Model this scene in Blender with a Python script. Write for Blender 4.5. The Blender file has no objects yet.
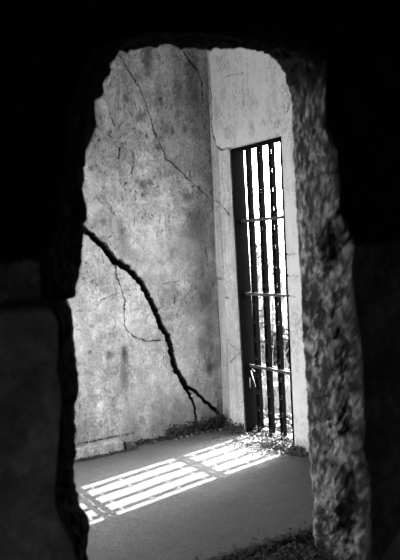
import bpy, bmesh, math, random
import numpy as np
from mathutils import Vector, Matrix, noise

rnd = random.Random(7)
S = bpy.context.scene
COL = S.collection

# ------------------------------------------------------------------ camera
FPX = 702.4
CAM = np.array([-3.0966, -4.7515, 1.4497])
yaw, pitch, roll = 0.55331, -0.04437, -0.04890
fw = np.array([math.sin(yaw)*math.cos(pitch), math.cos(yaw)*math.cos(pitch), math.sin(pitch)])
r0 = np.array([math.cos(yaw), -math.sin(yaw), 0.0]); u0 = np.cross(r0, fw)
RV = r0*math.cos(roll) + u0*math.sin(roll)
UV = u0*math.cos(roll) - r0*math.sin(roll)

def un(px, py, ax, v):
    """point of the plane (axis ax = v) seen at a photo position"""
    d = fw + RV*(px-200)/FPX + UV*(280-py)/FPX
    return CAM + d*(v-CAM[ax])/d[ax]

cam = bpy.data.cameras.new('camera'); camo = bpy.data.objects.new('camera', cam); COL.objects.link(camo)
camo.matrix_world = Matrix(((RV[0], UV[0], -fw[0], CAM[0]), (RV[1], UV[1], -fw[1], CAM[1]), (RV[2], UV[2], -fw[2], CAM[2]), (0, 0, 0, 1)))
cam.sensor_fit = 'VERTICAL'; cam.sensor_height = 36; cam.lens = FPX/560*36
cam.clip_start = .02; cam.clip_end = 500
cam.dof.use_dof = True; cam.dof.focus_distance = 5.2; cam.dof.aperture_fstop = 2.4
S.camera = camo

# ------------------------------------------------------------------ node helpers
class NT:
    def __init__(s, name):
        s.m = bpy.data.materials.new(name); s.m.use_nodes = True
        s.t = s.m.node_tree; s.b = s.t.nodes['Principled BSDF']
        s.co = s.t.nodes.new('ShaderNodeTexCoord').outputs['Object']
    def n(s, kind): return s.t.nodes.new('ShaderNode'+kind)
    def l(s, a, b): s.t.links.new(a, b)
    def map(s, sc):
        m = s.n('Mapping'); m.inputs['Scale'].default_value = sc; s.l(s.co, m.inputs[0]); return m.outputs[0]
    def noise(s, scale, det=6, rough=.55, sc=None, dist=0):
        t = s.n('TexNoise'); s.l(s.map(sc) if sc else s.co, t.inputs['Vector'])
        t.inputs['Scale'].default_value = scale; t.inputs['Detail'].default_value = det
        t.inputs['Roughness'].default_value = rough; t.inputs['Distortion'].default_value = dist
        return t.outputs['Fac']
    def vor(s, scale, sc=None):
        t = s.n('TexVoronoi'); s.l(s.map(sc) if sc else s.co, t.inputs['Vector']); t.inputs['Scale'].default_value = scale
        return t.outputs['Distance']
    def math(s, op, a, b=None, c=None, clamp=False):
        m = s.n('Math'); m.operation = op; m.use_clamp = clamp
        for i, v in enumerate((a, b, c)):
            if v is None: continue
            if isinstance(v, (int, float)): m.inputs[i].default_value = v
            else: s.l(v, m.inputs[i])
        return m.outputs[0]
    def ramp(s, v, a, b, lo=0., hi=1.):
        m = s.n('MapRange'); m.interpolation_type = 'SMOOTHSTEP'
        s.l(v, m.inputs['Value']); m.inputs['From Min'].default_value = a; m.inputs['From Max'].default_value = b
        m.inputs['To Min'].default_value = lo; m.inputs['To Max'].default_value = hi; return m.outputs[0]
    def attr(s, name):
        a = s.n('Attribute'); a.attribute_name = name; return a.outputs['Fac']
    def var(s, v, amt):               # 1 + amt*(v-.5)*2
        return s.math('MULTIPLY_ADD', v, 2*amt, 1-amt)
    def finish(s, colour, rough=.9, bumps=(), spec=.2):
        s.l(s.math('MAXIMUM', colour, .004), s.b.inputs['Base Color'])
        s.b.inputs['Roughness'].default_value = rough
        s.b.inputs['Specular IOR Level'].default_value = spec
        prev = None
        for h, dist in bumps:
            bp = s.n('Bump'); bp.inputs['Distance'].default_value = dist; bp.inputs['Strength'].default_value = 1
            s.l(h, bp.inputs['Height'])
            if prev is not None: s.l(prev, bp.inputs['Normal'])
            prev = bp.outputs[0]
        if prev is not None: s.l(prev, s.b.inputs['Normal'])
        return s.m

def plaster(name, base, pits=.5, streak=.18, blotch=.22, grain=.22, attr=True):
    k = NT(name)
    n1 = k.ramp(k.noise(2.6, 8, .62), .32, .68); n2 = k.ramp(k.noise(8, 8, .68, dist=.5), .33, .67)
    st = k.ramp(k.noise(1.0, 6, .62, (19, 19, 1.5), dist=.3), .34, .66); gr = k.ramp(k.noise(75, 4, .75), .30, .70)
    fine = k.ramp(k.noise(1.0, 4, .7, (46, 46, 32)), .34, .66)
    zone = k.math('MAXIMUM', k.ramp(k.noise(1.9, 4, .6), .40, .62), k.math('MULTIPLY', k.attr('scour'), k.ramp(k.noise(4.5, 4, .6), .3, .6)))                     # where the surface is scoured
    c = k.math('MULTIPLY', k.var(n1, blotch), k.var(n2, blotch))
    c = k.math('MULTIPLY', c, k.var(st, streak)); c = k.math('MULTIPLY', c, k.var(gr, grain))
    c = k.math('MULTIPLY', c, k.math('ADD', 1, k.math('MULTIPLY', k.math('SUBTRACT', fine, .5), k.math('MULTIPLY', zone, .5))))
    pt = k.ramp(k.noise(21, 7, .72, (1.4, 1.4, .66), dist=1.5), .575, .62)
    pit = k.math('MULTIPLY', k.math('MULTIPLY', pt, k.math('MULTIPLY_ADD', zone, .85, .15)), pits)
    pale = k.ramp(k.noise(27, 6, .7, (1.3, 1.3, .6), dist=1.2), .60, .68)    # flakes of limewash
    c = k.math('MULTIPLY', c, k.math('SUBTRACT', 1, pit)); c = k.math('MULTIPLY', c, k.math('MULTIPLY_ADD', pale, .3, 1))
    c = k.math('MULTIPLY', c, base)
    if attr: c = k.math('MULTIPLY', c, k.math('SUBTRACT', 1, k.attr('stain_and_shade')))
    return k.finish(k.math('MINIMUM', c, .92), .95, ((n2, .006), (k.math('SUBTRACT', 1, pit), .008), (gr, .003)), .1)

def simple(name, base, amt=.2, scale=20, rough=.8, bump=.003, metal=0, spec=.2):
    k = NT(name); n = k.noise(scale, 6, .6)
    k.b.inputs['Metallic'].default_value = metal
    return k.finish(k.math('MULTIPLY', k.var(n, amt), base), rough, ((n, bump),), spec)

M_back = plaster('grey_stained_plaster', .52, .78, .06, .24, .19)
M_right = plaster('pale_plaster', .92, .30, .10, .12, .13)
M_room = plaster('old_plaster', .5, attr=False)

def floor_mat():
    k = NT('dusty_concrete_floor')
    n1 = k.noise(1.6, 7, .6); n2 = k.noise(14, 6, .65); gr = k.ramp(k.noise(95, 4, .75), .3, .7)
    sp = k.ramp(k.vor(46), .10, .16, .55, 1)          # scattered dark grit
    c = k.math('MULTIPLY', k.var(n1, .3), k.var(n2, .2)); c = k.math('MULTIPLY', c, k.var(gr, .22))
    c = k.math('MULTIPLY', c, k.math('MAXIMUM', sp, k.ramp(k.noise(5, 2), .45, .55)))
    return k.finish(k.math('MULTIPLY', c, .112), .95, ((n2, .01), (gr, .003)))
M_floor = floor_mat()

def front_mat():
    k = NT('breached_concrete')
    n1 = k.ramp(k.noise(4.0, 7, .65), .3, .7); n2 = k.ramp(k.noise(17, 6, .7), .3, .7); gr = k.noise(120, 3, .7)
    c = k.math('MULTIPLY', k.var(n1, .4), k.var(n2, .3)); c = k.math('MULTIPLY', c, k.var(gr, .25))
    return k.finish(k.math('MULTIPLY', c, k.attr('tone')), 1, ((n2, .012), (gr, .003)), 0)
M_front = front_mat()

# ------------------------------------------------------------------ mesh helpers
def link_mesh(name, verts, faces, mat, parent=None, smooth=False):
    me = bpy.data.meshes.new(name)
    if isinstance(verts, np.ndarray):
        fa = np.asarray(faces, dtype=np.int32)
        me.vertices.add(len(verts)); me.vertices.foreach_set('co', verts.astype(np.float32).ravel())
        nl = fa.size; w = fa.shape[1]
        me.loops.add(nl); me.loops.foreach_set('vertex_index', fa.ravel())
        me.polygons.add(len(fa)); me.polygons.foreach_set('loop_start', np.arange(0, nl, w, dtype=np.int32))
        me.update(calc_edges=True); me.validate()
    else:
        me.from_pydata([tuple(v) for v in verts], [], faces); me.update()
    me.materials.append(mat)
    if smooth: me.polygons.foreach_set('use_smooth', np.ones(len(me.polygons), dtype=bool))
    o = bpy.data.objects.new(name, me); COL.objects.link(o)
    if parent: o.parent = parent
    return o

def set_attr(o, name, vals):
    a = o.data.attributes.new(name, 'FLOAT', 'POINT'); a.data.foreach_set('value', np.asarray(vals, dtype=np.float32))

def struct(o): o['kind'] = 'structure'; return o
def thing(o, label, cat, group=None, kind=None):
    o['label'] = label; o['category'] = cat
    if group: o['group'] = group
    if kind: o['kind'] = kind
    return o
def empty(name, loc):
    o = bpy.data.objects.new(name, None); o.location = loc; o.empty_display_size = .1; COL.objects.link(o); return o

class MB:
    def __init__(s): s.v = []; s.f = []
    def box(s, x0, x1, y0, y1, z0, z1):
        b = len(s.v)
        s.v += [(x0,y0,z0),(x1,y0,z0),(x1,y1,z0),(x0,y1,z0),(x0,y0,z1),(x1,y0,z1),(x1,y1,z1),(x0,y1,z1)]
        s.f += [tuple(b+i for i in q) for q in ((0,3,2,1),(4,5,6,7),(0,1,5,4),(1,2,6,5),(2,3,7,6),(3,0,4,7))]
    def tube(s, pts, r, n=5, taper=.3):
        b = len(s.v); m = len(pts)
        for i, p in enumerate(pts):
            p = Vector(p)
            t = (Vector(pts[min(i+1, m-1)]) - Vector(pts[max(i-1, 0)])).normalized()
            a = t.orthogonal().normalized(); c = t.cross(a)
            rr = r*(1-(1-taper)*i/(m-1))
            for k in range(n):
                an = 2*math.pi*k/n; s.v.append(tuple(p + a*math.cos(an)*rr + c*math.sin(an)*rr))
        for i in range(m-1):
            for k in range(n):
                s.f.append((b+i*n+k, b+i*n+(k+1) % n, b+(i+1)*n+(k+1) % n, b+(i+1)*n+k))
        s.f.append(tuple(b+k for k in reversed(range(n)))); s.f.append(tuple(b+(m-1)*n+k for k in range(n)))
    def leaf(s, p, d, up, L, w, curl=.2):
        """a folded leaf: two rows of quads with thickness from the fold"""
        p = Vector(p); d = Vector(d).normalized(); sd = d.cross(Vector(up)).normalized(); nn = sd.cross(d)
        b = len(s.v); N = 4
        for i in range(N+1):
            t = i/N; ww = w*math.sin(math.pi*min(.97, max(.05, t)))**.8
            c = p + d*L*t + nn*(-curl*L*t*t)
            s.v += [tuple(c - sd*ww + nn*ww*.45), tuple(c), tuple(c + sd*ww + nn*ww*.45)]
        for i in range(N):
            a = b+3*i
            s.f += [(a, a+1, a+4, a+3), (a+1, a+2, a+5, a+4)]
    def lump(s, p, r, sq=(1, 1, .7), seed=0):
        """a faceted stone chip"""
        q = random.Random(seed); b = len(s.v)
        bm = bmesh.new(); bmesh.ops.create_icosphere(bm, subdivisions=1, radius=1)
        off = Vector((q.uniform(-50, 50), q.uniform(-50, 50), q.uniform(-50, 50)))
        rot = Matrix.Rotation(q.uniform(0, 6.28), 3, 'Z')
        for v in bm.verts:
            c = v.co*(1 + .45*noise.noise(v.co*1.3+off))
            c = Vector((c.x*sq[0], c.y*sq[1], c.z*sq[2])); c = rot @ c
            s.v.append(tuple(Vector(p)+c*r))
        bm.verts.index_update()
        s.f += [tuple(b+v.index for v in f.verts) for f in bm.faces]; bm.free()
    def build(s, name, mat, parent=None, smooth=False): return link_mesh(name, s.v, s.f, mat, parent, smooth)

def axis(a, b, fa, fb, fine, coarse, extra=()):
    """grid coordinates from a to b, fine between fa and fb"""
    out = []
    if fa > a: out += list(np.linspace(a, fa, max(2, int((fa-a)/coarse)+1)))[:-1]
    out += list(np.linspace(fa, fb, int(round((fb-fa)/fine))+1))
    if fb < b: out += list(np.linspace(fb, b, max(2, int((b-fb)/coarse)+1)))[1:]
    out = np.array(out)
    for e in extra: out[np.argmin(abs(out-e))] = e
    return out

def seg_dist(X, Z, pts, wid):
    """signed coverage of a polyline with varying half width: returns (distance - halfwidth) minimum"""
    best = np.full(X.shape, 1e3)
    for (a, wa), (b, wb) in zip(zip(pts[:-1], wid[:-1]), zip(pts[1:], wid[1:])):
        d = b-a; L2 = max(d@d, 1e-9)
        t = np.clip(((X-a[0])*d[0]+(Z-a[1])*d[1])/L2, 0, 1)
        q = np.hypot(X-a[0]-t*d[0], Z-a[1]-t*d[1]) - (wa+(wb-wa)*t)
        best = np.minimum(best, q)
    return best

def jag(pts, wid, amp, step, seed):
    """resample a polyline with jagged offsets so it breaks like a real crack"""
    q = random.Random(seed); op = []; ow = []
    for i in range(len(pts)-1):
        d = pts[i+1]-pts[i]; L = math.hypot(*d); n = max(1, int(L/step)); nr = np.array([-d[1], d[0]])/max(L, 1e-6)
        for j in range(n):
            t = j/n; op.append(pts[i]+d*t+nr*q.uniform(-amp, amp)); ow.append((wid[i]*(1-t)+wid[i+1]*t)*q.uniform(.75, 1.25))
    op.append(pts[-1]); ow.append(wid[-1]); return op, ow

def fbm2(X, Y, seed, octv=4):
    """value noise on arrays"""
    rs = np.random.RandomState(seed); out = np.zeros(X.shape); amp = 1; tot = 0
    for o in range(octv):
        T = rs.rand(64, 64); x = X*2**o + 100; y = Y*2**o + 100
        xi = np.floor(x).astype(int); yi = np.floor(y).astype(int); fx = x-xi; fy = y-yi
        fx = fx*fx*(3-2*fx); fy = fy*fy*(3-2*fy); g = lambda a, b: T[a % 64, b % 64]
        out += amp*((g(xi, yi)*(1-fx)+g(xi+1, yi)*fx)*(1-fy)+(g(xi, yi+1)*(1-fx)+g(xi+1, yi+1)*fx)*fy)
        tot += amp; amp *= .5
    return out/tot

def sstep(v, a, b):
    t = np.clip((v-a)/(b-a), 0, 1); return t*t*(3-2*t)

ZC = 3.35            # ceiling
YF, YN = -2.2, -2.53 # faces of the breached wall
XW = -4.2            # west wall

# ------------------------------------------------------------------ back wall (named wall_left as the photo shows it)
def ell(px, py, rx, ry, plane_ax, val, A, B):
    c = un(px, py, plane_ax, val); e = un(px+rx, py, plane_ax, val); h = un(px, py+ry, plane_ax, val)
    i = 0 if plane_ax == 1 else 1
    return np.exp(-(((A-c[i])/max(abs(e[i]-c[i]), 1e-4))**2 + ((B-c[2])/max(abs(h[2]-c[2]), 1e-4))**2)**1.5)

def pl(pxs, ax, val):
    i = 0 if ax == 1 else 1
    return [np.array([un(x, y, ax, val)[i], un(x, y, ax, val)[2]]) for x, y in pxs]

gx = axis(XW, 0, -1.42, 0, .0046, .12); gz = axis(0, ZC, 0, 3.08, .0050, .1)
X, Z = np.meshgrid(gx, gz); D = np.zeros(X.shape); ST = np.zeros(X.shape)
D += (fbm2(X*1.5, Z*1.5, 3)-.5)*.03 + (fbm2(X*11, Z*8, 4)-.5)*.008 + (fbm2(X*55, Z*30, 14, 3)-.5)*.0035

mc = [(60, 206), (79, 224), (87, 232), (97, 240), (107, 250), (115, 261), (127, 268), (137, 278), (144, 288), (149, 298), (154, 308), (160, 324), (167, 336), (171, 348), (173.5, 363), (178, 373), (185, 385), (190.5, 397), (195, 408), (197.5, 428)]
mw = [2.3, 2.5, 2.8, 3.2, 3.4, 3.4, 3.2, 3.1, 3.1, 3.1, 3.1, 3.0, 3.2, 3.2, 3.2, 3.0, 2.8, 1.7, 1.4, 1.0]
PXM = .0080
cracks = [(mc, [max(.0015, w*PXM-.0075) for w in mw], .30, .006)]
cracks.append(([(183, 384), (195, 391.5), (206, 401.5), (217, 411), (222, 418)], [.006, .008, .007, .009, .008], .18, .006))
def thin(p, w, d=.03): cracks.append((p, [.0012 if w >= .6 else .0006 if w >= .4 else .0002]*len(p), d, .006 if w > .3 else .004))
thin([(112, 50), (119, 56), (124, 60), (128, 70), (140, 88), (145, 102), (150, 114), (153, 126), (158, 140), (160, 142), (166, 158)], .62, .05)
thin([(166, 158), (178, 168), (188, 179), (200, 189), (208, 197)], .42)
thin([(115, 264), (117, 278), (122, 290), (124.4, 300), (124, 314), (124, 325), (127, 331), (136, 338), (150, 341.5), (160, 340)], .45)
thin([(122, 290), (129, 289), (141, 289), (150, 284), (158, 284.4), (188, 280), (201, 292), (205, 311)], .30, .02)
thin([(158, 284), (158, 297)], .3, .02)
thin([(75, 311), (95, 310), (101, 300), (118, 293)], .26, .015)
thin([(76, 330), (95, 331), (112, 334), (124, 331)], .26, .015)
cracks.append(([(184, 52), (193, 65), (198, 71.5), (201.5, 82), (203, 100)], [.0022, .004, .003, .004, .003], .06, .004))
thin([(178, 88), (180, 100), (178, 112)], .3, .015)
thin([(206, 247), (207, 266)], .5, .02)
thin([(119, 148), (118, 160)], .4, .015); thin([(133, 152), (134, 165), (131, 174)], .4, .015)
thin([(111, 118), (115, 126)], .5, .015)
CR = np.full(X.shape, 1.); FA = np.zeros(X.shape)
for i, (p, w, dep, amp) in enumerate(cracks):
    pp, ww = jag(pl(p, 1, 0), w, amp, .022, 40+i)
    s = seg_dist(X, Z, pp, ww)
    if i > 1: s = s + .007*(fbm2(X*26, Z*26, 50+i, 2)-.5)
    lip = .0025 if i < 2 else .0008
    ring = .004 if i < 2 else .0006
    D = np.where(s < lip, np.maximum(D, dep*sstep(-s, -lip, lip)), D)
    if i < 2:                       # chipped, slightly bevelled lips
        D += .012*sstep(-s, -.022, 0)*(s > 0)*fbm2(X*20, Z*20, 9)
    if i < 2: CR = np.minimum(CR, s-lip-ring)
    elif w[0] > .0002: FA = np.maximum(FA, .85*(s < lip+ring+(.0016 if w[0] > .001 else .0024)))
    else: FA = np.maximum(FA, .42*(s < lip+ring))

# stains of the plaster (damp streaks, soot, patches) and broad tone gradients
def dark(px, py, rx, ry, a): global ST; ST = 1-(1-ST)*(1-min(.85, 1.4*a)*ell(px, py, rx, ry, 1, 0, X, Z)*(0.7+.6*fbm2(X*18, Z*9, int(px*7+py) % 999)))
for a in [(148, 58, 4.5, 17, .42), (110.5, 355, 4, 4.5, .50), (124.5, 353, 3.2, 9, .5), (125, 376, 4.5, 16, .34), (112, 385, 10, 25, .14),
          (90, 352, 1.8, 2.4, .4), (209.5, 368, 3.2, 10, .48), (204, 348, 5, 13, .2), (190, 197, 6, 4, .35), (186, 196, 4, 9, .25),
          (194, 88, 9, 45, .30), (178, 95, 5, 26, .2), (197, 225, 8, 22, .25), (192, 215, 6, 12, .2), (168, 225, 3, 24, .12),
          (142, 118, 5, 6, .3), (126, 97, 2.5, 5, .35), (141, 133, 2, 3, .5), (147, 136, 1.6, 3, .5), (173, 131, 1.5, 4, .5), (185, 129, 2, 4.5, .45),
          (161, 102, 2, 6, .4), (156, 104, 3, 5, .3), (158, 92, 3, 7, .25), (139, 78, 4, 6, .2), (119, 90, 2.4, 8, .3), (158, 146, 3, 3, .4), (163, 128, 9, 12, .18),
          (143, 184, 4, 4, .35), (150, 182, 3, 3.5, .3), (137, 181, 2.5, 2.5, .3), (146, 193, 6, 6, .15), (133, 160, 2.5, 8, .22),
          (103, 221, 3, 4, .35), (95, 215, 3, 3, .18), (120, 225, 2.4, 12, .2), (205, 295, 6, 12, .12), (170, 297, 9, 9, .18), (160, 300, 3, 5, .25),
          (182, 300, 10, 8, .12), (128, 265, 4, 6, .1), (108, 285, 2, 3, .2), (92, 282, 2, 2, .3), (91, 326, 3, 2, .35), (106, 318, 3, 6, .2), (215, 340, 4, 60, .1), (213, 250, 2, 30, .15), (210, 325, 3, 30, .22)]:
    dark(*a)
arc = pl([(119, 222), (122, 238), (126, 250), (136, 258), (150, 264), (163, 262)], 1, 0)
sA = seg_dist(X, Z, arc, [.02, .03, .035, .035, .03, .01]); ST = 1-(1-ST)*(1-.26*sstep(-sA, -.03, .03)*(.5+fbm2(X*14, Z*14, 77)))
ST = 1-(1-ST)*(1-.46*sstep(-Z, -.55, -.02)*(.5+fbm2(X*5, Z*3, 21)))                   # damp foot of the wall
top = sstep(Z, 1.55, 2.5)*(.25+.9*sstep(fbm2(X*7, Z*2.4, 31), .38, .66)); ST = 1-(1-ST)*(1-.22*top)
ST = 1-(1-ST)*(1-.25*sstep(X, -.5, -.12)*sstep(Z, .4, 1.2))  # smooth darkening towards the corner
ST -= .16*sstep(-Z, -1.42, -1.0)*sstep(-X, .55, .9)*sstep(Z, .5, 1.0)                    # paler area low at the left
ST -= .30*ell(142, 163, 11, 15, 1, 0, X, Z)*(.5+fbm2(X*12, Z*12, 5)) + .18*ell(195, 185, 12, 16, 1, 0, X, Z)
ST -= .22*ell(88, 170, 12, 40, 1, 0, X, Z) + .2*ell(112, 62, 10, 25, 1, 0, X, Z) + .14*ell(98, 388, 4, 40, 1, 0, X, Z) + .14*ell(152, 88, 4, 12, 1, 0, X, Z)
ST = 1-(1-ST)*(1-FA)
ST = np.where(CR < 0, np.maximum(ST, .93), ST)        # cracks painted near black inside and at the rim, as deep shade
V = np.stack([X, D, Z], -1).reshape(-1, 3)
def grid_faces(nu, nv, keep=None):
    i = np.arange(nu*nv).reshape(nv, nu)
    f = np.stack([i[:-1, :-1], i[:-1, 1:], i[1:, 1:], i[1:, :-1]], -1)
    return f[keep] if keep is not None else f.reshape(-1, 4)
wl = struct(link_mesh('wall_left', V, grid_faces(len(gx), len(gz)), M_back)); set_attr(wl, 'stain_and_shade', ST.ravel()); set_attr(wl, 'scour', sstep(Z+.25*fbm2(X*3, Z*3, 88), 1.45, 1.95).ravel())

# ------------------------------------------------------------------ right wall with the barred opening
GY0, GY1, GH, TH = -.277, -.908, 2.2, .122
def lean(y, z):      # the left side of the opening leans a little
    wt = np.clip(1-np.abs(np.asarray(y)-GY0)/.10, 0, 1)
    return y - .036*(1-np.clip(z, 0, GH)/GH)*wt
gy = axis(-5.7, 0, -1.30, 0, .0055, .12, (GY0, GY1)); gz2 = axis(0, ZC, 0, 3.05, .0055, .1, (GH,))
Y, Z2 = np.meshgrid(gy, gz2)
P = np.zeros(Y.shape)
P += (fbm2(Y*1.5+9, Z2*1.5, 6)-.5)*.024 + (fbm2(Y*10, Z2*7, 8)-.5)*.006 + (fbm2(Y*50, Z2*20, 18, 3)-.5)*.003
P *= sstep(np.maximum(np.maximum(Y-GY0, GY1-Y), Z2-GH), 0, .05)                           # dead true at the iron lining
edge = pl([(206, 40), (206, 82), (206.4, 100), (207.5, 121), (211, 133), (216, 146), (222, 149.4), (231, 148.8)], 0, -.004)
edge = [np.array([min(e[0], -.030), e[1]]) for e in edge]
ej, ew = jag(edge, [.003]*len(edge), .007, .03, 5)
# upper render coat: everything above/right of the broken edge
inside = np.zeros(Y.shape, bool)
ex = np.array([e[0] for e in ej]); ez = np.array([e[1] for e in ej]); o_ = np.argsort(ez)
lim = np.interp(Z2, ez[o_], ex[o_], left=GY0)
inside = (Y < lim) & (Z2 > min(ez)+.004)
coat = inside | (Y < GY1+.001)
dE = seg_dist(Y, Z2, ej, ew)
P -= .005*np.where(coat, sstep(np.abs(dE), 0, .01), 0)
lower = (~coat) & (Y < -.115+.012*(fbm2(Z2*6, Y*0+3, 55)-.5))
P -= .010*lower
P = np.where(dE < .002, .03, P)
rc = [([(208, 197), (218, 202), (223, 206), (230, 215)], .5, .02), ([(283.5, 255), (297, 254)], .4, .006), ([(287, 275.5), (300, 276)], .4, .005), ([(286, 295), (296, 297)], .5, .008),
      ([(291, 99), (289.5, 104), (287, 112)], .7, .02), ([(215, 278), (225, 279)], .6, .02), ([(226, 298), (230, 298)], .5, .02), ([(226, 335), (232, 345), (240, 352)], .35, .01), ([(231, 362), (240, 352), (244, 340)], .3, .01),
      ([(224, 78), (229, 75), (243, 73)], .35, .008)]
RC = np.zeros(Y.shape)
for i, (p, w, dep) in enumerate(rc):
    pp, ww = jag(pl(p, 0, 0), [w*.008]*len(p), .003, .03, 70+i)
    s = seg_dist(Y, Z2, pp, ww) + .006*(fbm2(Y*26, Z2*26, 90+i, 2)-.5); P = np.where(s < .0015, np.maximum(P, dep), P); RC = np.maximum(RC, min(.8, dep*38)*(s < .002))
ST2 = np.zeros(Y.shape)
def dark2(px, py, rx, ry, a): global ST2; ST2 = 1-(1-ST2)*(1-a*ell(px, py, rx, ry, 0, 0, Y, Z2)*(.7+.6*fbm2(Y*18, Z2*7, int(px*7+py) % 999)))
for a in [(253, 103, 4, 9, .26), (253, 130, 3.5, 9, .24), (227, 131, 4, 9, .2), (263, 121, 2, 6, .14), (222, 92, 3, 14, .12), (206, 60, 2, 16, .12), (275, 85, 3, 12, .15), (217, 62, 3, 8, .08),
          (217, 112, 3, 10, .14), (235, 118, 2, 12, .12), (279, 122, 2, 8, .2), (285, 108, 2, 10, .12), (288, 85, 3, 10, .2), (232, 350, 8, 14, .14), (226, 380, 5, 26, .14), (298, 330, 5, 30, .06)]:
    dark2(*a)
ST2 = 1-(1-ST2)*(1-.40*((~coat) & (Y > -.125)))                                        # the corner strip, bare of the pale coat
ST2 = 1-(1-ST2)*(1-.24*((~coat) & (Y <= -.115))*(.5+fbm2(Y*9, Z2*5, 91)))
ST2 = 1-(1-ST2)*(1-.25*sstep(-Z2, -.16, -.02)*(.5+fbm2(Y*6, Z2*3, 29)))
ST2 -= .2*ell(301, 290, 5, 12, 0, 0, Y, Z2) + .15*((np.abs(Y+.125) < .008) & ~coat)
ST2 = 1-(1-ST2)*(1-RC)
ST2 = np.where((dE < .011-.012*fbm2(Y*22, Z2*22, 12)) & (Z2 < 2.84), np.maximum(ST2, .88), ST2)
hole = (Y[:-1, :-1] < GY0+.0005) & (Y[:-1, 1:] <= GY0+.0005) & (Y[:-1, :-1] >= GY1-.0005) & (Z2[1:, :-1] <= GH+.0005)
V2 = np.stack([P, lean(Y, Z2), Z2], -1)
wr = link_mesh('wall_right', V2.reshape(-1, 3), grid_faces(len(gy), len(gz2), ~hole), M_right); struct(wr); set_attr(wr, 'stain_and_shade', ST2.ravel())
# masonry thickness behind the plaster face (outer leaf and reveals)
m = MB()
m.box(.012, TH, GY0, .3, 0, GH); m.box(.012, TH, GY0, .3, GH, ZC); m.box(.012, TH, -5.9, GY1, 0, ZC); m.box(.012, TH, GY1, GY0, GH, ZC)
m.v = [(a, float(lean(b, c)) if abs(b-GY0) < 1e-6 else b, c) for a, b, c in m.v]
struct(m.build('wall_right_masonry', M_room))

# ------------------------------------------------------------------ breached front wall
farL_old = [(88, 560), (88, 542), (90, 526), (87.6, 516), (79.5, 505), (78, 492), (74, 477), (76, 445), (75, 412), (79.5, 385), (78, 372), (76, 362), (73, 323), (71.5, 309), (66, 304.5), (56, 302), (66, 300), (75, 298), (77.5, 285), (82, 256), (85, 232), (83.4, 220), (83, 192), (86.5, 160), (94, 128), (94.8, 108), (103, 92), (106, 80), (111, 66), (119, 54)]
farL = farL_old[:20] + [(82, 256), (83, 243), (85, 232), (84, 224), (87, 218), (87.4, 210), (84, 200), (82.6, 188), (85.4, 172), (85, 157), (88.3, 148), (93, 134), (97, 127), (96, 119), (94.6, 108), (95.6, 100), (101, 96.6), (104.4, 92), (102.7, 85), (106, 79), (111, 72), (111.5, 63), (116.4, 56), (119.5, 52)]
nearL = [(76, 560), (75, 549), (68, 536), (62, 526), (56, 512), (53.5, 500), (56, 475), (57.5, 461), (60, 422), (60, 380), (56, 378), (57, 360), (59, 341), (58, 320), (55, 311), (46, 306), (38, 303), (38.5, 300), (39, 298), (41, 280), (42, 262), (52, 245), (60, 225), (60, 200), (62, 165), (66, 130), (70, 105), (76, 90), (82, 74), (92, 58)]
ny = np.array(nearL[::-1], float); nearL = [(float(np.interp(y, ny[:, 1], ny[:, 0])), y-(0 if y > 70 else 4)) for x, y in farL]
farT = [(121, 50), (127, 54), (136, 50), (145, 48), (157, 47), (168, 44.6), (181, 49), (192, 49), (202, 51), (210, 50), (216, 49), (228, 49), (240, 47.5), (252, 50), (261, 52), (269, 55), (276, 61)]
nearT = [(96, 50), (104, 46), (114, 40), (125, 38), (140, 34), (155, 30), (170, 32), (185, 33), (200, 31), (212, 33), (224, 34), (238, 36), (252, 37), (266, 39), (280, 43), (292, 46), (304, 50)]
farR = [(280, 66), (285, 76), (289.5, 91), (292, 103), (292.6, 130), (293.5, 160), (295.6, 199), (298, 240), (299.5, 264), (301.6, 288), (301, 300), (302.5, 335), (304, 350), (307, 395), (308.5, 440), (311.5, 480), (314, 500), (313, 530), (318, 560)]
nearR = [(316, 60), (325, 70), (326.5, 94), (325, 127), (330, 145), (335.5, 160), (338.5, 190), (338.5, 216), (346, 235), (352, 249), (350, 279), (352, 300), (355, 330), (358, 350), (361, 392), (361, 430), (360, 455), (367, 500), (365, 560)]
def to_w(px, y): return [np.array([un(a, b, 1, y)[0], un(a, b, 1, y)[2]]) for a, b in px]
F = to_w(farL+farT+farR, YF); N = to_w(nearL+nearT+nearR, YN)
for A in (F, N):
    A.insert(0, np.array([A[0][0]-.03, -.02])); A.append(np.array([A[-1][0]+.02, -.02]))
F = np.array(F); N = np.array(N)
arcl = np.r_[0, np.cumsum(np.hypot(*np.diff((F+N)/2, axis=0).T))]
tt = np.arange(0, arcl[-1], .0085); tt = np.r_[tt, arcl[-1]]
Fi = np.stack([np.interp(tt, arcl, F[:, k]) for k in (0, 1)], 1); Ni = np.stack([np.interp(tt, arcl, N[:, k]) for k in (0, 1)], 1)
for i in range(len(tt)):
    Fi[i] += [.010*noise.noise(Vector((tt[i]*24, 1, 0)))+.006*noise.noise(Vector((tt[i]*62, 2, 0))), .010*noise.noise(Vector((tt[i]*24, 3, 0)))+.006*noise.noise(Vector((tt[i]*62, 4, 0)))]
nT = len(tt); CC = np.array([-1.5, -.4])
def outer(p):
    d = p-CC; ks = []
    if d[0] < -1e-6: ks.append((XW-CC[0])/d[0])
    if d[0] > 1e-6: ks.append((.005-CC[0])/d[0])
    if d[1] > 1e-6: ks.append((ZC-CC[1])/d[1])
    return CC + d*min(ks)
No = np.array([outer(p) for p in Ni]); Fo = np.array([outer(p) for p in Fi])
rows = []; tone = []
def nz(v, s, o): return noise.noise(Vector((v[0]*s+o, v[1]*s, v[2]*s)))
SOOT_AND_SHADE = .02  # soot of the upper face, also shade painted on the left break
K1, K2 = 110, 60
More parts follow.
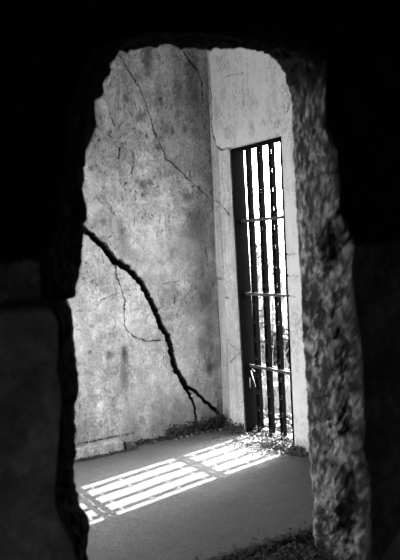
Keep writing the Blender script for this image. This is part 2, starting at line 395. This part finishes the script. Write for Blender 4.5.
# courses: the joint line of the old blockwork on each side
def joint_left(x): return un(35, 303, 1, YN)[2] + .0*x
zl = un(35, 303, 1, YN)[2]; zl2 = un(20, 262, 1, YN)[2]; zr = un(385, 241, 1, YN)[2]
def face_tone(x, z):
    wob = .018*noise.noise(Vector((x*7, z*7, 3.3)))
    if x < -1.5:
        t = .62 if z < zl+wob else (.32 if (z < zl2+wob and x < un(40, 280, 1, YN)[0]) else SOOT_AND_SHADE)
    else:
        t = .11 if z < zr+wob else SOOT_AND_SHADE
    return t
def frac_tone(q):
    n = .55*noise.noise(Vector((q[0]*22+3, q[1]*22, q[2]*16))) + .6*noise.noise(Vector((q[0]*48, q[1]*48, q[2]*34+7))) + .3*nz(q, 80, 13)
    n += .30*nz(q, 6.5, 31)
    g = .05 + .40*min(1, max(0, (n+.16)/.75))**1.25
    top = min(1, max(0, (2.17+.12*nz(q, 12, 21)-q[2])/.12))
    return SOOT_AND_SHADE + (max(.025, g)-SOOT_AND_SHADE)*top
for k in range(K1+1):                     # near face, from the outer rectangle in to the breach
    s = (k/K1)**.8
    for i in range(nT):
        p = No[i]*(1-s) + Ni[i]*s; v = np.array([p[0], YN, p[1]])
        e = (1-s)
        off = .010*nz(v, 6, 1)+.005*nz(v, 25, 2)
        off += (.0 if p[0] < -1.5 else .05)*max(0, 1-np.hypot(*(p-Ni[i]))/.07)**2               # worn arris
        if p[0] < -1.5: off += .05*math.exp(-((p[1]-zl-.01*noise.noise(Vector((p[0]*9, 1, 1))))/.012)**2)   # open joint between the blocks
        else: off += .02*math.exp(-((p[1]-zr)/.008)**2)
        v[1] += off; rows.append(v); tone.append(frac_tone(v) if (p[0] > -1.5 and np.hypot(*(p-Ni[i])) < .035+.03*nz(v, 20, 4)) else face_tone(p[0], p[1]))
for k in range(1, K2):                    # the broken section through the wall
    s = k/K2
    env = math.sin(math.pi*s)**.6
    for i in range(nT):
        p = Ni[i]*(1-s)+Fi[i]*s; v = np.array([p[0], YN+.05*(1-s)**3+(YF-YN)*s, p[1]])
        d = p-CC; d = d/np.hypot(*d); q = v
        b = abs(nz(q, 11, 5))*.05 + abs(nz(q, 24, 6))*.050 + abs(nz(q, 50, 7))*.026 + .008*nz(q, 90, 8)
        a = .055 - b if p[0] > -1.5 else .03 - .5*b
        a = max(a, -.01)
        if s > .9: a = max(a, .0)
        if p[0] > -1.5:                  # the near half of the break is rounded off towards this side
            sh = s/.26 if s < .26 else (1-s)/.74
            a -= .15*sh*min(1.15, max(.15, .75+.9*noise.noise(Vector((4, .3, p[1]*4.2)))))*(1-.5*min(1, max(0, (p[1]-1.7)/.2)))
        v[0] += d[0]*a*env; v[2] += d[1]*a*env; v[1] += .022*nz(q, 24, 9)*env
        rows.append(v); tone.append(frac_tone(v) if p[0] > -1.5 else SOOT_AND_SHADE)  # left break painted near black for the shade it stands in
for k in range(K1//2+1):                  # far face towards the cell
    s = (k/(K1//2))**1.6
    for i in range(nT):
        p = Fi[i]*(1-s)+Fo[i]*s; v = np.array([p[0], YF+.008*nz((p[0], 0, p[1]), 9, 3)*(0 if k == 0 else 1), p[1]])
        if False:
            v[0] += .011*nz(v, 28, 14)+.006*nz(v, 75, 15); v[2] += .011*nz(v, 28, 16)+.006*nz(v, 75, 17)
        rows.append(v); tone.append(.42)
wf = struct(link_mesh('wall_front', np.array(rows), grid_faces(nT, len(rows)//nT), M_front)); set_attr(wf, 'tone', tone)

# ------------------------------------------------------------------ shell
fx = axis(XW, .0, -2.2, 0, .02, .15); fy = axis(-5.7, .0, -2.2, 0, .02, .15)
A, B = np.meshgrid(fx, fy)
H = (fbm2(A*2, B*2, 61)-.5)*.012 + (fbm2(A*14, B*14, 62, 3)-.5)*.004
H -= H.max()
fl = struct(link_mesh('floor', np.stack([A, B, H], -1).reshape(-1, 3), grid_faces(len(fx), len(fy)), M_floor, smooth=True))
m = MB(); m.box(XW-.3, TH, -5.9, .4, ZC, ZC+.25); struct(m.build('ceiling', M_room))
m = MB(); m.box(XW-.3, XW, -5.9, -5.15, 0, ZC); m.box(XW-.3, XW, -4.75, -2.05, 0, ZC); m.box(XW-.3, XW, -5.15, -4.75, .9, ZC); m.box(XW-.3, XW, -.25, .4, 0, ZC); m.box(XW-.3, XW, -2.05, -.25, 2.75, ZC); m.box(XW-.3, XW, -2.05, -.25, -.05, .35); struct(m.build('wall_west', M_room))  # low opening near the camera is added to light the front wall
m = MB(); m.box(XW-.3, TH, -5.9, -5.7, 0, ZC); struct(m.build('wall_rear', simple('sooty_plaster', .12)))
m = MB(); m.box(XW-.3, TH, .30, .42, 0, ZC); struct(m.build('wall_left_core', simple('earth_core', .12, .4)))
m = MB(); m.box(.0, TH+.12, GY1-.05, GY0+.05, -.08, -.012); struct(m.build('trim_1', M_floor))      # threshold

# kerb along the foot of the left wall, its end broken away
kx1 = un(121, 446, 1, -.03)[0]
bm = bmesh.new(); n = 120; prev = None
for i in range(n+1):
    x = -2.6+(kx1+2.6)*i/n
    ch = lambda o, a: a*noise.noise(Vector((x*13, o, 0)))
    h = .082+ch(1, .012); d = .075+ch(2, .012); taper = 1-sstep(np.array(i/n), .985, 1.)*.5
    ring = [bm.verts.new((x, .02, -.02)), bm.verts.new((x, -d-.012, -.02)), bm.verts.new((x, -d-.004, h*.8*taper)), bm.verts.new((x, -d+.010, h*taper)), bm.verts.new((x, .02, (h+.008)*taper))]
    if prev:
        for k in range(5): bm.faces.new((prev[k], ring[k], ring[(k+1) % 5], prev[(k+1) % 5]))
    prev = ring
bm.faces.new(prev)
bmesh.ops.recalc_face_normals(bm, faces=bm.faces)
me = bpy.data.meshes.new('trim_2'); bm.to_mesh(me); bm.free(); me.materials.append(plaster('kerb_plaster', .33, attr=False))
o = bpy.data.objects.new('trim_2', me); COL.objects.link(o); struct(o)

# ------------------------------------------------------------------ iron gate
M_iron = simple('rusted_black_iron', .004, .5, 60, 1, 0, 0, .0)
BX = .088
M_worn = simple('worn_steel', .05, .4, 40, .38, 0, 0, 1)
gate = thing(empty('barred_gate', (BX, (GY0+GY1)/2, 0)), 'tall rusted iron jail gate with vertical bars, set in the pale right wall', 'gate')
def rel(mb):
    mb.v = [(a-BX, b-(GY0+GY1)/2, c) for a, b, c in mb.v]; return mb
HB, GW = .0180, .0180     # half width of a bar
cross = [.525, 1.084, 1.647]
slots = []
for lo, hi in zip([0]+cross, cross+[GH]):
    k = 4; step = (hi-lo)/k
    slots += [lo+step*(j+.5) for j in range(k)]
for q in range(4):
    yc = GY0-.11-.1412*q
    m = MB(); z = -.02
    for sz in slots+[None]:
        top = (sz-.018) if sz else GH
        m.box(BX-HB, BX+HB, yc-HB, yc+HB, z, top)
        if sz:                                   # a punched slot: two cheeks, swollen outwards
            m.box(BX-.0143, BX+.0143, yc-HB-.005, yc-HB-.001, top-.004, sz+.022); m.box(BX-.0143, BX+.0143, yc+HB+.001, yc+HB+.005, top-.004, sz+.022); z = sz+.018
    rel(m).build('bar', M_iron, gate)
for h in cross:
    cb = MB()
    cb.box(BX-.031, BX-.0185, GY1+.002, GY0-.002, h-.0105, h+.0105); cb.box(BX+.0185, BX+.031, GY1+.002, GY0-.002, h-.0105, h+.0105)
    rel(cb).build('crossbar', M_worn, gate)
m = MB()
m.box(.004, TH-.006, GY0-.007, GY0, -.01, GH); m.box(.004, TH-.02, GY1, GY1+.006, -.01, GH); m.box(-.004, .004, GY1, GY1+.011, -.01, GH); m.box(.004, TH-.008, GY1, GY0, GH-.010, GH)
m.v = [(a, b-.036*(1-min(max(c, 0), GH)/GH), c) if (b > GY0-.01 and a < 1) else (a, b, c) for a, b, c in m.v]
rel(m).build('frame', M_iron, gate)

# ------------------------------------------------------------------ outside
k = NT('dry_sandy_ground'); n1 = k.noise(1.2, 6); n2 = k.noise(11, 6, .7)
M_ground = k.finish(k.math('MULTIPLY', k.math('MULTIPLY', k.var(n1, .25), k.var(k.ramp(n2, .35, .65), .6)), .36), 1, ((n2, .03),))
gxx = np.linspace(TH+.1, 60, 120); gyy = np.linspace(-30, 60, 120)
A, B = np.meshgrid(gxx, gyy); H = -.05 + (fbm2(A*.4, B*.4, 71)-.5)*.12*sstep(A, .4, 3)
struct(link_mesh('ground', np.stack([A, B, H], -1).reshape(-1, 3), grid_faces(120, 120), M_ground, smooth=True))
m = MB(); m.box(-30, XW-.3, -20, 20, -.3, -.05); struct(m.build('ground_west', M_ground))
M_leafd = simple('dark_leaf', .02, .4, 30, spec=.05); M_twig = simple('dry_twig', .09, .4, 40, spec=.05); M_straw = simple('straw', .12, .35, 30)

def bush(name, px, py, label, cat, ht, spread, nst, leafy, seed, group=None):
    q = random.Random(seed); base = un(px, py, 2, -.06)
    root = thing(empty(name, base), label, cat, group)
    st = MB(); lf = MB()
    for i in range(nst):
        an = q.uniform(0, 6.28); tilt = q.uniform(.05, 1)*spread; hh = ht*q.uniform(.5, 1)
        pts = [Vector((q.uniform(-.04, .04), q.uniform(-.04, .04), -.05))]
        dr = Vector((math.cos(an)*tilt, math.sin(an)*tilt, 1)).normalized()
        for j in range(6):
            dr = (dr+Vector((q.uniform(-.25, .25), q.uniform(-.25, .25), q.uniform(-.12, .1)))).normalized()
            pts.append(pts[-1]+dr*hh/6)
        st.tube(pts, .012, 4, .35)
        for j in range(2, 7):
            for _ in range(3):
                p = pts[j-1].lerp(pts[j], q.random()); d2 = (dr+Vector((q.uniform(-1, 1), q.uniform(-1, 1), q.uniform(-.4, .8)))).normalized(); L = q.uniform(.1, .3)*ht*.5
                e = p+d2*L; st.tube([p, p.lerp(e, .5)+Vector((0, 0, .02)), e], .0065, 3, .5)
                for _ in range(leafy):
                    c = p.lerp(e, q.random()); lf.leaf(c, (q.uniform(-1, 1), q.uniform(-1, 1), q.uniform(-.6, .8)), (q.uniform(-.4, .4), q.uniform(-.4, .4), 1), q.uniform(.05, .12), q.uniform(.014, .034))
    st.build('stem', M_twig, root)
    if leafy: lf.build('foliage', M_leafd, root)
    return root
bush('leafy_bush', 287, 376, 'dark leafy bush outside, behind the lower right of the bars', 'bush', .62, .6, 22, 3, 1)
bush('twiggy_shrub', 271, 335, 'bare twiggy shrub outside, behind the middle of the bars', 'shrub', 1.35, .25, 12, 0, 2)
bush('tall_dry_weed', 259, 345, 'tall thin dry weed outside, next to the left end of the bars', 'weed', 2.1, .14, 8, 1, 3)
bush('tall_seeding_weed', 285, 306, 'tall weed with small leaves outside, rising behind the upper bars', 'weed', 3.6, .13, 8, 1, 4)
bush('leaning_bush', 264, 285, 'distant loose bush outside, behind the middle height of the bars', 'bush', 2.6, .4, 18, 1, 6)
m = MB(); a0 = un(258, 322, 1, 4.2); a1 = un(292, 328, 1, 4.2)
m.tube([a0, (a0+a1)/2+np.array([0, 0, .02]), a1, np.r_[(a1+(a1-a0)*.6)[:2], -.03]], .016, 6, .6)
thing(m.build('bare_branch', M_twig), 'thin bare branch leaning across outside, behind the middle of the bars', 'branch')
sc = MB(); q = random.Random(33)
for i in range(1500):
    b = un(q.uniform(246, 296), 432-80*q.random()**1.3, 2, -.05)
    if b[0] < .25: continue
    if q.random() < .7: sc.leaf((b[0], b[1], b[2]+q.uniform(.0, .06)), (q.uniform(-1, 1), q.uniform(-1, 1), q.uniform(-.2, .7)), (q.uniform(-.6, .6), q.uniform(-.6, .6), 1), q.uniform(.05, .13), q.uniform(.015, .04), .3)
    else: sc.lump((b[0], b[1], b[2]+.01), q.uniform(.02, .06), (1, .8, .7), i)
thing(sc.build('fallen_leaves', simple('fallen_leaf', .13, .8, 9)), 'curled fallen leaves and stones strewn on the ground outside the gate', 'leaves', kind='stuff')
# fern with pinnate fronds, seen between the second and third bars
q = random.Random(12); base = un(277, 400, 2, -.06)
fern = thing(empty('fern', base), 'fern with pale striped fronds outside, low between the bars', 'fern')
M_fern = simple('dry_fern', .3)
for i in range(7):
    an = q.uniform(0, 6.28); m = MB(); pts = []
    for j in range(12):
        t = j/11; rr = .42*t; pts.append(Vector((math.cos(an)*rr, math.sin(an)*rr, .55*t-.32*t*t)))
    m.tube(pts, .005, 4, .3)
    for j in range(2, 12):
        d = (pts[j]-pts[j-1]).normalized(); sd = d.cross(Vector((0, 0, 1))).normalized(); L = .13*math.sin(math.pi*(.15+.8*j/12))
        for sg in (-1, 1): m.leaf(pts[j], sd*sg+d*.5, (0, 0, 1), L, .012, .25)
    m.build('frond', M_fern, fern)

# pale dry twig caught in the gate by the lowest crossbar
tw = MB(); q = random.Random(5)
b0 = Vector((.082, GY0-.018, .505))
for dx in ((.0, -.022, -.07), (-.02, -.058, -.09), (-.035, -.03, -.15), (-.01, -.08, -.16), (.01, -.06, -.04)):
    e = b0+Vector(dx); tw.tube([b0, b0.lerp(e, .5)+Vector((-.006, 0, .008)), e], .0028, 4, .4)
thing(tw.build('dry_twig', simple('bleached_twig', .5)), 'small pale forked twig caught under the lowest crossbar of the gate', 'twig')

# dry grass tufts outside (nobody could count the blades)
g = MB(); q = random.Random(8)
for i in range(2600):
    px = q.uniform(240, 300); py = 252+180*q.random()**.8
    b = un(px, py, 2, -.06)
    if b[0] < .5: continue
    L = q.uniform(.08, .30)*(1 if q.random() < .85 else 2.0); a = q.uniform(0, 6.28); ln = q.uniform(.05, .5)
    p0 = Vector(b); p1 = p0+Vector((math.cos(a)*ln*L*.4, math.sin(a)*ln*L*.4, L*.6)); p2 = p0+Vector((math.cos(a)*ln*L, math.sin(a)*ln*L, L))
    g.tube([p0, p1, p2], q.uniform(.004, .010), 3, .25)
thing(g.build('dry_grass', M_straw), 'sparse dry grass growing on the bright ground beyond the bars', 'grass', kind='stuff')

# ------------------------------------------------------------------ debris
M_lit = simple('dead_leaf_litter', .12, .8, 60); M_stone = simple('broken_concrete', .30, .35, 30)
lt = MB(); q = random.Random(21)
def flake(p, s):
    if q.random() < .55:
        lt.leaf(p, (q.uniform(-1, 1), q.uniform(-1, 1), q.uniform(-.3, .5)), (q.uniform(-.6, .6), q.uniform(-.6, .6), 1), s*q.uniform(1, 2.4), s*q.uniform(.25, .5), q.uniform(-.3, .5))
    else: lt.lump(p, s*q.uniform(.3, .75), (1, q.uniform(.6, 1), q.uniform(.4, .8)), q.random())
def strew(pa, pb, n, w, s, zmax=.03, pw=1.):
    for i in range(n):
        t = q.random()**pw; x = pa[0]+(pb[0]-pa[0])*t; y = pa[1]+(pb[1]-pa[1])*t
        o = abs(q.gauss(0, 1)); ang = q.uniform(0, 6.28)
        x2 = min(x+math.cos(ang)*w*o, -.005 if not (GY1 < y < GY0) else TH+.3); y2 = max(min(y+math.sin(ang)*w*o, -.008), -2.185)
        flake((x2, y2, max(.004, zmax*math.exp(-o*o)*q.random())), s)
strew((-.02, -.03), (-.02, -.30), 330, .035, .016, .05)
strew((.10, -.25), (.06, -.90), 700, .055, .018, .045)         # at the foot of the bars
strew((-.06, -.62), (-.04, -1.0), 430, .045, .017, .05)
strew((-.2, -.36), (-.14, -.85), 240, .09, .013, .008)
strew((-.03, -.9), (-.03, -1.05), 160, .03, .018, .04)
thing(lt.build('leaf_litter', M_lit), 'pale curled leaf litter and grit strewn across the gate threshold', 'litter', kind='stuff')
lt = MB()
strew((-1.75, -2.11), (-.55, -2.11), 5600, .055, .014, .05)
for i in range(4200):
    x = q.uniform(-2.0, -1.02); flake((x, q.uniform(-2.42, -2.15), .004+.03*q.random()), .014)
thing(lt.build('gravel', simple('dark_gravel', .07, .6, 40)), 'dark band of gravel and crumbled rubble under the breach', 'gravel', kind='stuff')

lt = MB()
strew((-.02, -.025), (-.55, -.025), 950, .030, .018, .10, 1.7)
strew((-.3, -.02), (-1.0, -.02), 380, .018, .014, .03)
strew((-.02, -.03), (-.02, -.30), 260, .030, .017, .08)
strew((-.85, -.115), (-1.5, -.115), 460, .012, .010, .018)
for i in range(230): flake((q.uniform(-1.45, -.82), -.012-.022*q.random()**2, .088+.012*q.random()), .008)   # grit lodged on top of the kerb
for bx, by in ((-.06, -.05), (-.035, -.07), (-.10, -.04)):                                            # dead stalks in the corner
    for j in range(4):
        e = Vector((min(-.01, bx+q.uniform(-.05, .04)), min(-.015, by+q.uniform(-.05, .03)), q.uniform(.10, .24))); b0 = Vector((bx, by, 0)); lt.tube([b0, b0.lerp(e, .6)+Vector((-.01, -.01, 0)), e], .003, 4, .5)
thing(lt.build('dead_leaves', simple('blackened_leaf_litter', .05, .8, 60)), 'dark dead leaves and stalks heaped in the corner and along the kerb', 'leaves', kind='stuff')
stones = {}
def stone(x, y, r, group, label, seed, mat=M_stone, name='stone_chip'):
    m = MB(); m.lump((0, 0, 0), r, (1, .8, .62), seed)
    zmin = min(v[2] for v in m.v); m.v = [(a, b, c-zmin) for a, b, c in m.v]
    o = m.build(name, mat); o.location = (x, y, -.004); thing(o, label, 'stone', group)
for i in range(16):
    stone(q.uniform(-.10, .03), -.34-.034*i+q.uniform(-.01, .01), q.uniform(.010, .022), 'stone chips at the foot of the gate', 'pale broken stone chip lying at the foot of the barred gate', i)
for i in range(9):
    stone(-.10-.05*i, q.uniform(-.10, -.05), q.uniform(.008, .017), 'stone chips along the left wall foot', 'grey stone chip in the debris along the cracked wall foot', 40+i)
c = un(130, 448, 2, 0); stone(c[0], -.075, .05, None, 'largest dark stone at the broken end of the kerb', 91, simple('dark_stone', .06), 'stone')
c = un(158, 445, 2, 0); stone(c[0], -.07, .024, None, 'small dark stone by the wall foot, right of the broken kerb', 92, simple('dark_stone', .07), 'stone')
c = un(272, 441, 2, 0); stone(-.06, -.70, .036, None, 'fist sized lump of rubble at the right end of the gate foot', 93)

# ------------------------------------------------------------------ light: sun, sky
az, el = -1.77152, .57569
dv = Vector((math.sin(az)*math.cos(el), math.cos(az)*math.cos(el), -math.sin(el)))
sun = bpy.data.lights.new('sun', 'SUN'); sun.energy = 38; sun.angle = .002
so = bpy.data.objects.new('sun', sun); COL.objects.link(so); so.rotation_euler = dv.to_track_quat('-Z', 'Y').to_euler(); so.location = (6, 2, 6)

w = bpy.data.worlds.new('World'); S.world = w; w.use_nodes = True
nt = w.node_tree; bg = nt.nodes['Background']
sky = nt.nodes.new('ShaderNodeTexSky'); sky.sky_type = 'NISHITA'; sky.sun_disc = False; sky.sun_elevation = el
sky.sun_rotation = math.atan2(-dv.x, -dv.y); sky.dust_density = 3
bw = nt.nodes.new('ShaderNodeRGBToBW'); nt.links.new(sky.outputs[0], bw.inputs[0])
nt.links.new(bw.outputs[0], bg.inputs['Color']); bg.inputs['Strength'].default_value = 3.1

def portal(name, loc, rot, sx, sy):
    l = bpy.data.lights.new(name, 'AREA'); l.shape = 'RECTANGLE'; l.size = sx; l.size_y = sy; l.energy = 1; l.cycles.is_portal = True
    o = bpy.data.objects.new(name, l); COL.objects.link(o); o.location = loc; o.rotation_euler = rot
portal('west_window_daylight', (XW-.02, -1.15, 1.55), (0, -math.pi/2, 0), 2.4, 1.8)
portal('added_hatch_daylight', (XW-.02, -4.95, .45), (0, -math.pi/2, 0), .9, .4)  # unseen opening, added to brighten the lower front wall
portal('gate_daylight', (TH+.02, (GY0+GY1)/2, 1.1), (0, math.pi/2, 0), 2.2, .6)

S.view_settings.view_transform = 'Standard'; S.view_settings.look = 'None'; S.view_settings.gamma = 1
S.view_settings.exposure = .32; S.view_settings.use_curve_mapping = False
S.cycles.max_bounces = 10; S.cycles.diffuse_bounces = 8
